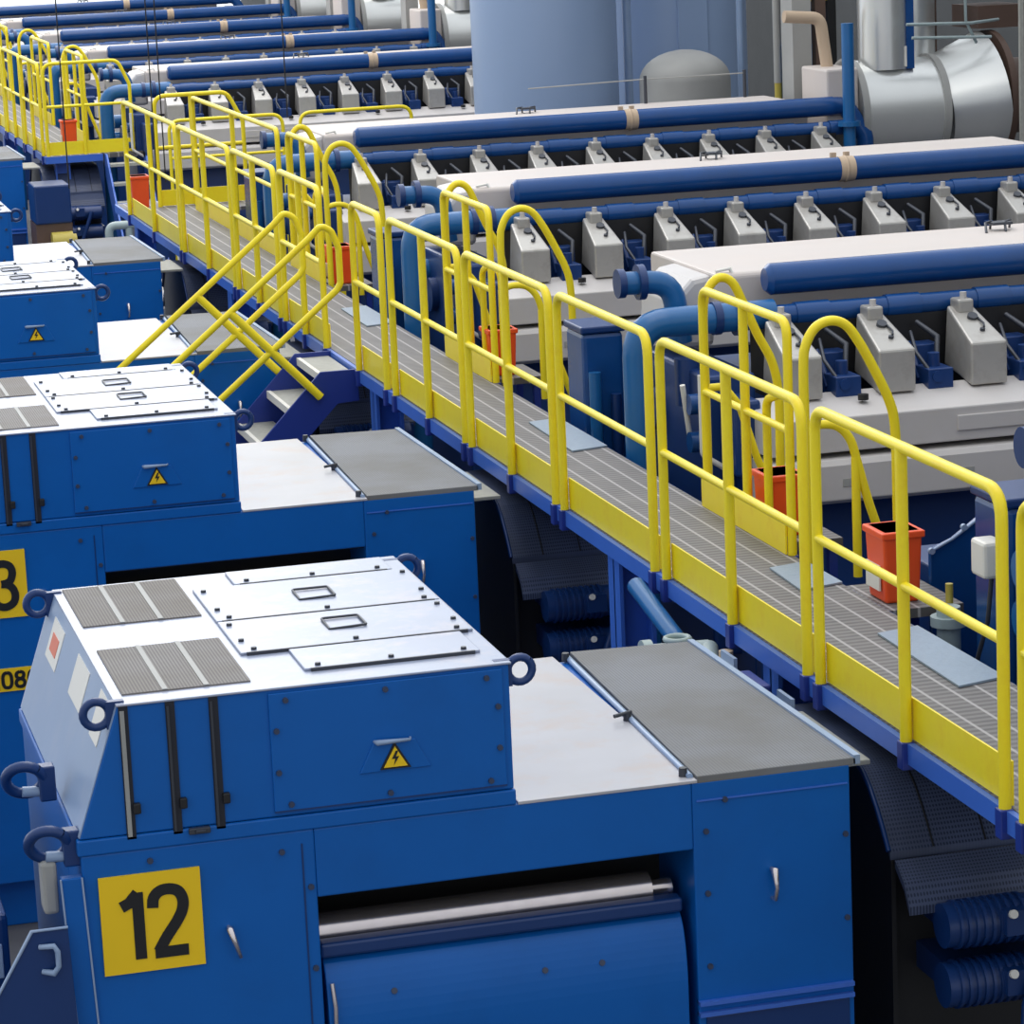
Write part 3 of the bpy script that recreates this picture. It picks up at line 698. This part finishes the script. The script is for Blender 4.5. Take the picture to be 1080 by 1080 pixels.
# ------------------------------------------------------------------ loose things on and by the walkway
def deck_plate(label, y0, y1, x0=.74, x1=.95):
    tag(MB().prism([(x0, y0), (x1, y0+.06), (x1, y1), (x0+.02, y1-.05)], 'Z', DK+.002, DK+.010).build('deck_plate', M['deckplate']), label, 'plate', 'grey blue plates on the walkway')
deck_plate('pale blue grey plate on the grating at the right edge', .80, 1.72)
deck_plate('pale plate on the grating in front of the blue bent pipe', 6.0, 7.0)
deck_plate('pale plate on the grating opposite the stair', 11.1, 12.1)
deck_plate('pale green grey plate on the grating beside the nearest orange bin', 2.5, 3.0)

def make_bin(label, y, x=1.0, s=1.):
    t = thing('bin', label, 'bin', (x, y, DK-.02), 'orange bins beside the walkway')
    h = .29*s
    MB().add([(.012, .012, 0), (.163, .012, 0), (.163, .208, 0), (.012, .208, 0), (0, 0, h), (.175, 0, h), (.175, .22, h), (0, .22, h)],
             [(0, 1, 2, 3), (0, 4, 5, 1), (1, 5, 6, 2), (2, 6, 7, 3), (3, 7, 4, 0), (4, 7, 6, 5)]).build('tub', M['orange'], t, .012)
    MB().box(-.008, .183, -.008, .228, h-.03, h).build('rim', M['orange'], t, .006)
    MB().box(-.004, .004, .05, .20, .05, .15*s).build('sticker', M['labelwhite'], t)
    return t
make_bin('largest orange bin, behind the near guardrail by the white junction box', 2.20, 1.0, 1.05)
make_bin('orange bin behind the clustered yellow posts, second from right', 3.62, 1.0)
make_bin('orange bin by the double yellow posts in the middle of the walkway', 3.52+P, 1.0)
make_bin('orange bin near the top of the stair', 3.15+2*P, 1.0)
make_bin('orange bin at the far end of the nearer walkway', 20.0, .40, 1.1)
make_bin('orange bin on the near end of the far walkway, upper left', 27.1, .60, 1.25)
# stands carrying the bins that sit off the deck
for k, (y, lab) in enumerate(((2.20, 'small landing behind the deck under the largest orange bin'), (3.60, 'small landing behind the deck under the second orange bin'), (3.52+P, 'small landing under the orange bin in mid walkway'), (3.15+2*P, 'small landing under the orange bin near the stair'))):
    t = thing('ladder_landing', lab, 'landing', (XF, y-.1, 0), 'small landings beside the walkway')
    MB().box(.012, .36, 0, .5, DK-.06, DK-.02).build('landing_grating', M['grating'], t)
    MB().box(.30, .34, .02, .06, 0, DK-.06).build('leg', M['stairblue'], t); MB().box(.30, .34, .44, .48, 0, DK-.06).build('leg', M['stairblue'], t)

# blue pump guard, junction box and small fittings at the right edge
t = thing('pump_guard', 'blue sheet guard with sloping bolted edge, right of the largest orange bin', 'machine guard', (1.33, 2.2, 0))
MB().prism([(.0, 0), (.0, 2.10), (.10, 2.14), (.28, 2.26), (.40, 2.26), (.40, 0)], 'Y', .3, .33).build('sheet', M['pipeblue'], t, .004)
MB().box(.02, .5, .33, .75, 0, 2.02).build('body', M['darkblue'], t, .01)
b = MB()
for x, z in ((.0, 2.10), (.15, 2.19), (.27, 2.255)): b.cyl((x, .28, z), (x, .30, z), .014, n=10)
b.tube([(.0, .29, 2.10), (.10, .29, 2.145), (.28, .29, 2.26)], .007, 6); b.build('edge_bolts', M['paleblue'], t)
t = thing('junction_box', 'small white junction box hanging on the blue column at the right edge', 'junction box', (1.18, 1.62, 2.12))
MB().box(0, .10, -.04, .10, .06, .21).build('box', M['labelwhite'], t, .015)
q = MB(); q.tube([(.05, 0, .07), (.03, .0, -.12), (.0, .05, -.3)], .010, 8); q.tube([(.09, 0, .08), (.12, .0, -.08), (.10, .05, -.3)], .008, 8); q.build('cable', M['darksteel'], t)
t = thing('drain_fitting', 'small pale fitting on the floor edge right of the largest bin', 'fitting', (1.20, 2.0, 0))
q = MB(); q.cyl((0, 0, 0), (0, 0, 1.98), .05, n=14); q.cyl((0, 0, 1.90), (0, 0, 1.94), .075, n=16); q.build('pipe', M['valve'], t)
MB().cyl((.03, .06, 1.6), (.03, .06, 2.06), .016, n=10).build('stem', M['bandyellow'], t)

# pale blue slanted pipe and valve cluster beside the mesh cover of the nearest generator
t = thing('drain_pipe', 'light blue slanting pipe below the walkway beam, above the mesh cover corner', 'pipe', (.22, 2.62, 0))
MB().tube([(-.02, .5, 1.93), (.0, -.02, 1.80), (.02, -.2, 1.5), (.02, -.2, 0)], .04, 14, .1).build('pipe', M['brightpipe'], t)
t = thing('valve_cluster', 'pale grey valves standing behind the back corner of the mesh cover', 'valve', (.16, 2.30, 0))
q = MB(); q.cyl((-.14, .1, 1.80), (.10, 0, 1.82), .05, n=16); q.cyl((-.02, .05, 1.80), (-.02, .05, 1.86), .045, n=14); q.torus((-.02, .05, 1.875), (0, 0, 1), .05, .012, 18, 8)
q.cyl((.0, -.30, 1.79), (.10, .0, 1.83), .04, n=14); q.cyl((-.16, .1, 1.80), (-.12, .1, 1.80), .07, n=16); q.cyl((-.06, .02, 0), (-.06, .02, 1.8), .035, n=12); q.build('valve_body', M['valve'], t)
MB().cyl((.10, -.22, 1.82), (.10, -.22, 1.875), .03, n=10).build('valve_cap', M['tan'], t)
MB().cyl((.04, -.28, 1.45), (.04, -.28, 1.84), .032, n=12).build('valve_stem', M['valve'], t)
for i, (x, y, lab) in enumerate(((.17, 1.95, 'first pale angle bracket under the walkway beam, by the mesh cover'), (.17, 1.28, 'second angle bracket under the walkway beam, nearer the double post'))):
    t = thing('angle_bracket', lab, 'bracket', (x, y, 0), 'angle brackets under the beam')
    MB().box(-.04, .06, -.10, .06, 1.82, 1.835).build('foot', M['greysheet'], t); MB().box(.045, .06, -.10, .06, 1.835, 1.90).build('upright', M['paleblue'], t); MB().box(0, .03, -.05, .05, 0, 1.8).build('stand', M['darksteel'], t)
t = thing('cable_box', 'dark blue cabinet hanging under the beam between the two brackets', 'cabinet', (.20, 1.60, 0))
MB().box(-.10, .045, -.12, .14, 0, 1.88).build('case', M['stairblue'], t, .01)
MB().box(-.09, .04, -.126, -.12, .1, 1.75).build('door', M['stairblue'], t)

# ------------------------------------------------------------------ machinery in the open gap (upper left)
t = thing('pump_unit', 'dull blue pump box with brown motors, in the gap under the far walkway end', 'pump', (.10, 25.0, 0))
MB().box(-.10, .30, 0, .6, 1.35, 1.78).build('casing', M['darkblue'], t, .02)
for z in (1.15, .85):
    q = MB(); q.cyl((.05, -.1, z), (.28, -.1, z), .12, n=18); q.cyl((.26, -.1, z), (.32, -.1, z), .09, n=18); q.build('motor', M['bandyellow'], t)
MB().box(-.10, .30, .02, .6, 0, 1.35).build('plinth', M['brown'], t)
t = thing('valve_rack', 'pale pipe frame with valves standing in the gap left of the walkway end', 'pipe rack', (.72, 24.4, 0))
MB().tube([(0, 0, 0), (0, 0, 1.35), (.5, 0, 1.35), (.5, 0, 0)], .045, 12, .08).build('pipe_frame', M['valve'], t); MB().tube([(.22, 0, 0), (.22, 0, 1.32)], .04, 10).build('pipe_riser', M['valve'], t)
MB().cyl((.45, -.25, 1.05), (.45, -.06, 1.05), .16, n=20).build('blower', M['darkblue'], t); MB().box(.35, .55, -.25, -.08, 0, .92).build('blower_stand', M['darkblue'], t)
t = thing('concrete_plinth', 'light grey plinth block in the gap beside the nearer walkway end', 'plinth', (.2, 21.2, 0))
MB().box(0, 1.0, 0, 1.9, 0, .85).build('block', M['greysheet'], t, .02)
MB().box(.03, .97, .03, 1.87, .85, .9).build('cap', M['greysheet'], t, .01)
t = thing('cable_bundle', 'tangle of pale cables in the gap between the two walkways', 'cables', (1.55, 24.5, 0))
for i in range(6):
    x = .07*i; MB().tube([(x, 0, .0), (x+.05*math.sin(i), .2, .6), (x-.08, .1, 1.1), (x+.05*math.cos(2*i), .3, 1.3+.1*(i % 3)), (x-.1, .4, 1.5)], .010, 6).build('cable', M['labelwhite'], t)

# ------------------------------------------------------------------ tanks and ducts at the back right
def tank(label, x, y, r, z1, dome, mat):
    t = thing('tank', label, 'tank', (x, y, 0))
    prof = [(r, 0), (r, z1)]
    if dome:
        for i in range(1, 9):
            a = PI/2*i/8; prof.append((max(.01, r*math.cos(a)), z1+dome*math.sin(a)))
    MB().lathe(prof, (0, 0, 0), 48).build('shell', mat, t)
    if not dome:
        for z in (1.2, 4.6): MB().cyl((0, 0, z), (0, 0, z+.04), r+.02, n=48).build('band', mat, t)
    return t
tank('large grey blue cylindrical tank standing alone left of the domed tank', 4.86, 21.2, .74, 8.5, 0, M['tankblue'])
tk = tank('large grey blue tank behind the small domed tank', 6.62, 22.4, .78, 8.5, 0, M['tankblue'])
q = MB(); q.box(-.20, .12, -.80, -.74, 0, 8.5); q.build('access_rib', M['tankblue'], tk)
tank('small domed grey tank in front of the tall tanks', 6.02, 20.2, .455, 2.85, .30, M['greysheet'])
tag(MB().tube([(5.80, 21.4, 0), (5.80, 21.4, 7)], .045, 12).build('standpipe', M['paleblue']), 'thin pale vertical pipe at the left of the tank behind the dome', 'pipe')
tag(MB().tube([(6.75, 20.6, 0), (6.75, 20.6, 7)], .035, 12).build('standpipe', M['paleblue']), 'thin pale vertical pipe right of the domed tank', 'pipe')
# rope barrier on the third engine top
t = thing('wire_barrier', 'thin wire strung on short posts along the third engine top by the tanks', 'barrier', (4.9, 3*P+2.0, 2.85))
for x in (-.1, .85): MB().cyl((x, 0, 0), (x, 0, .25), .016, n=8).build('post', M['darksteel'], t)
MB().tube([(-1.2, 0, .2), (-.1, 0, .22), (.85, 0, .22)], .006, 6).build('wire', M['greysheet'], t)

duct_labels = {2: 'silver duct assembly at the right end of the second engine, outside the right edge', 3: 'silver clad exhaust duct assembly at upper right behind the second engine',
               5: 'silver exhaust duct at the end of the engine beyond the gap, hidden by the tanks', 6: 'silver exhaust duct standing left of the tall tank at top', 7: 'silver exhaust duct at top centre, second from the tank', 8: 'silver exhaust duct at top, third from the tank'}
def make_duct():
    t = thing('exhaust_duct', duct_labels[3], 'duct', (-.10, 3*P, 0), 'silver exhaust ducts at the engine ends')
    y = 1.15
    q = MB(); q.cyl((6.50, y, 2.72), (7.34, y, 2.72), .46, n=40); d = q.build('duct_barrel', M['silver'], t)
    for x in (6.53, 7.30): MB().cyl((x-.03, y, 2.72), (x+.03, y, 2.72), .485, n=40).build('clamp_ring', M['greysheet'], d)
    for x in (6.8, 7.6): MB().box(x-.06, x+.06, y-.3, y+.3, 0, 2.4).build('saddle_leg', M['brown'], t)
    q = MB(); q.cyl((7.36, y, 2.72), (7.85, y, 2.78), .45, .60, n=40); q.build('duct_flare', M['silver'], t)
    q = MB(); q.cyl((7.86, y, 2.78), (7.92, y, 2.78), .60, n=40); q.cyl((7.92, y, 2.78), (8.6, y, 2.78), .34, n=30); q.build('dark_flange', M['brown'], t)
    MB().box(6.20, 6.50, y-.35, y+.3, 2.6, 3.14).build('white_box', M['white'], t, .02)
    q = MB(); q.cyl((6.84, y-.1, 3.1), (6.84, y-.1, 7.5), .23, n=28); v = q.build('riser', M['silver'], t)
    q = MB(); q.cyl((7.28, y+.35, 3.0), (7.28, y+.35, 7.5), .22, n=28); q.build('riser', M['silver'], t)
    MB().box(6.98, 7.05, y-.30, y-.2, 3.1, 7.5).build('conduit', M['pipeblue'], t)
    MB().cyl((6.97, y-.2, 3.12), (6.97, y-.2, 3.3), .10, n=16).build('actuator', M['labelwhite'], t)
    MB().tube([(6.30, y-.62, 0), (6.30, y-.62, 3.55)], .055, 14).build('blue_riser', M['brightpipe'], t)
    MB().cyl((6.30, y-.62, 2.66), (6.30, y-.62, 2.70), .10, n=18).build('riser_flange', M['brightpipe'], t)
    q = MB(); q.tube([(5.96, y+.05, 3.60), (6.30, y+.05, 3.57), (6.36, y+.05, 3.1)], .055, 14, .1); q.build('lagged_pipe', M['tan'], t)
    q = MB(); q.box(6.20, 6.38, y+.5, y+.8, 0, 7.5); q.build('grey_cladding', M['greysheet'], t)
    MB().box(6.44, 6.54, y+.55, y+.65, 0, 7.5).build('brown_post', M['brown'], t); MB().box(7.6, 7.68, y+.7, y+.8, 0, 7.5).build('brown_post', M['brown'], t)
    for c in ([(6.9, y-.5, 3.50), (7.5, y-.5, 3.48), (7.9, y-.2, 3.48)], [(6.95, y-.5, 3.38), (7.7, y-.5, 3.35)], [(7.45, y-.5, 4.4), (7.46, y-.5, 3.5), (7.6, y-.4, 3.3)]):
        MB().tube(c, .014, 8).build('small_pipe', M['valve'], t)
    MB().box(7.75, 8.2, y-.1, y+.5, 3.4, 3.6).build('cable_tray', M['brown'], t); MB().box(7.7, 8.3, y, y+.6, 3.9, 4.15).build('cable_tray', M['brown'], t)
    MB().box(7.95, 8.05, y-.9, y-.8, 0, 7.5).build('blue_post', M['pipeblue'], t); MB().cyl((7.98, y-.85, 2.95), (8.02, y-.85, 2.95), .16, n=18).build('post_flange', M['pipeblue'], t)
    MB().box(7.80, 7.835, y-.9, y-.86, 0, 7.5).build('pale_post', M['tread'], t)
    return t
d3 = make_duct()
for k in (5, 6, 7, 8): dup(d3, (-.10, k*P, 0), duct_labels[k])
t = thing('cable_rack', 'dark rack with yellow band and teal cabinet behind the third engine, right of the tanks', 'rack', (6.38, 3*P+2.6, 0))
for a, b in ((.10, .20), (.42, .50)): MB().box(a, b, 0, .1, 0, 7.5).build('upright', M['black'], t)
MB().box(.2, .44, .02, .1, 3.65, 3.72).build('band', M['bandyellow'], t)
MB().box(.02, .30, .1, .3, 2.5, 3.25).build('cabinet', M['brightpipe'], t, .01)
MB().cyl((-.02, .2, 2.9), (-.02, .2, 7.5), .038, n=12).build('grey_riser', M['greysheet'], t); MB().cyl((-.02, .2, 0), (-.02, .2, 2.9), .035, n=12).build('yellow_riser', M['bandyellow'], t)
MB().box(.22, .44, .2, .3, 3.0, 7.5).build('panel', M['darkblue'], t)
t = thing('pipe_gallery', 'dim shelf of pipes between the two tall tanks', 'rack', (5.45, 24.0, 0))
for i, z in enumerate((2.4, 2.8, 3.2, 3.6)):
    MB().tube([(0, 0, z), (1.0, 0, z)], .09 if i % 2 else .06, 10).build('pipe', M['tan'] if i % 2 else M['brown'], t)
MB().box(.0, .06, .1, .16, 0, 7).build('post', M['brown'], t); MB().box(.9, .96, .1, .16, 0, 7).build('post', M['brown'], t)

# thin cables hanging from above in front of the far engines
for x, y, lab in ((-.42, 18, 'thin black cable hanging over the far walkway, leftmost'), (.39, 18.2, 'thin dark cable hanging over the walkway end, left of a pair'), (.44, 18, 'thin dark cable hanging over the walkway end, right of a pair'), (1.57, 18, 'thin dark cable hanging in front of the third engine')):
    tag(MB().cyl((x, y, 2.4 if x < 1 else 2.9), (x, y, 12), .006, n=8).build('hanging_cable', M['black']), lab, 'cable')

# ------------------------------------------------------------------ light
w = bpy.data.worlds.new('hall light'); scn.world = w; w.use_nodes = True
nt = w.node_tree; N, L = nt.nodes, nt.links
bg = N['Background']
tc = N.new('ShaderNodeTexCoord'); sp = N.new('ShaderNodeSeparateXYZ'); L.new(tc.outputs['Generated'], sp.inputs[0])
mr = N.new('ShaderNodeMapRange'); mr.inputs['From Min'].default_value = -.3; mr.inputs['From Max'].default_value = .9
mr.inputs['To Min'].default_value = .70; mr.inputs['To Max'].default_value = 1.4
L.new(sp.outputs['Y'], mr.inputs['Value'])
up = N.new('ShaderNodeMapRange'); up.inputs['From Min'].default_value = .0; up.inputs['From Max'].default_value = 1.; up.inputs['To Max'].default_value = .35
L.new(sp.outputs['Z'], up.inputs['Value'])
ad = N.new('ShaderNodeMath'); ad.operation = 'ADD'; L.new(mr.outputs['Result'], ad.inputs[0]); L.new(up.outputs['Result'], ad.inputs[1])
L.new(ad.outputs[0], bg.inputs['Strength']); bg.inputs['Color'].default_value = (.90, .95, 1, 1)
def area(name, loc, rot, sx, sy, power, col=(1, .97, .93)):
    l = bpy.data.lights.new(name, 'AREA'); l.shape = 'RECTANGLE'; l.size = sx; l.size_y = sy; l.energy = power; l.color = col
    o = bpy.data.objects.new(name, l); COL.objects.link(o); o.location = loc; o.rotation_euler = rot
    return o
area('roof_light', (1, 8, 11), (0, 0, 0), 5, 18, 500)
area('roof_light', (1, 38, 12), (0, 0, 0), 8, 40, 2600)

# ------------------------------------------------------------------ camera
f, yaw, pitch, roll = 3287.389, .2514127, .2054818, -.0448173
cy, sy = math.cos(yaw), math.sin(yaw); cp, spi = math.cos(pitch), math.sin(pitch)
fwd = Vector((sy*cp, cy*cp, -spi)); right = Vector((cy, -sy, 0)); upv = right.cross(fwd)
r2 = math.cos(roll)*right+math.sin(roll)*upv; u2 = -math.sin(roll)*right+math.cos(roll)*upv
cam = bpy.data.cameras.new('camera'); co = bpy.data.objects.new('camera', cam); COL.objects.link(co)
cam.sensor_width = 36; cam.lens = f/1080*36; cam.clip_end = 300
mat = Matrix((r2, u2, -fwd)).transposed().to_4x4()
mat.translation = Vector((-.6949831*P, -1.8483951*P, .5867095*P+2.0))
co.matrix_world = mat
scn.camera = co
scn.view_settings.view_transform = 'Standard'; scn.view_settings.look = 'None'
scn.view_settings.exposure = 0; scn.view_settings.gamma = 1; scn.view_settings.use_curve_mapping = False
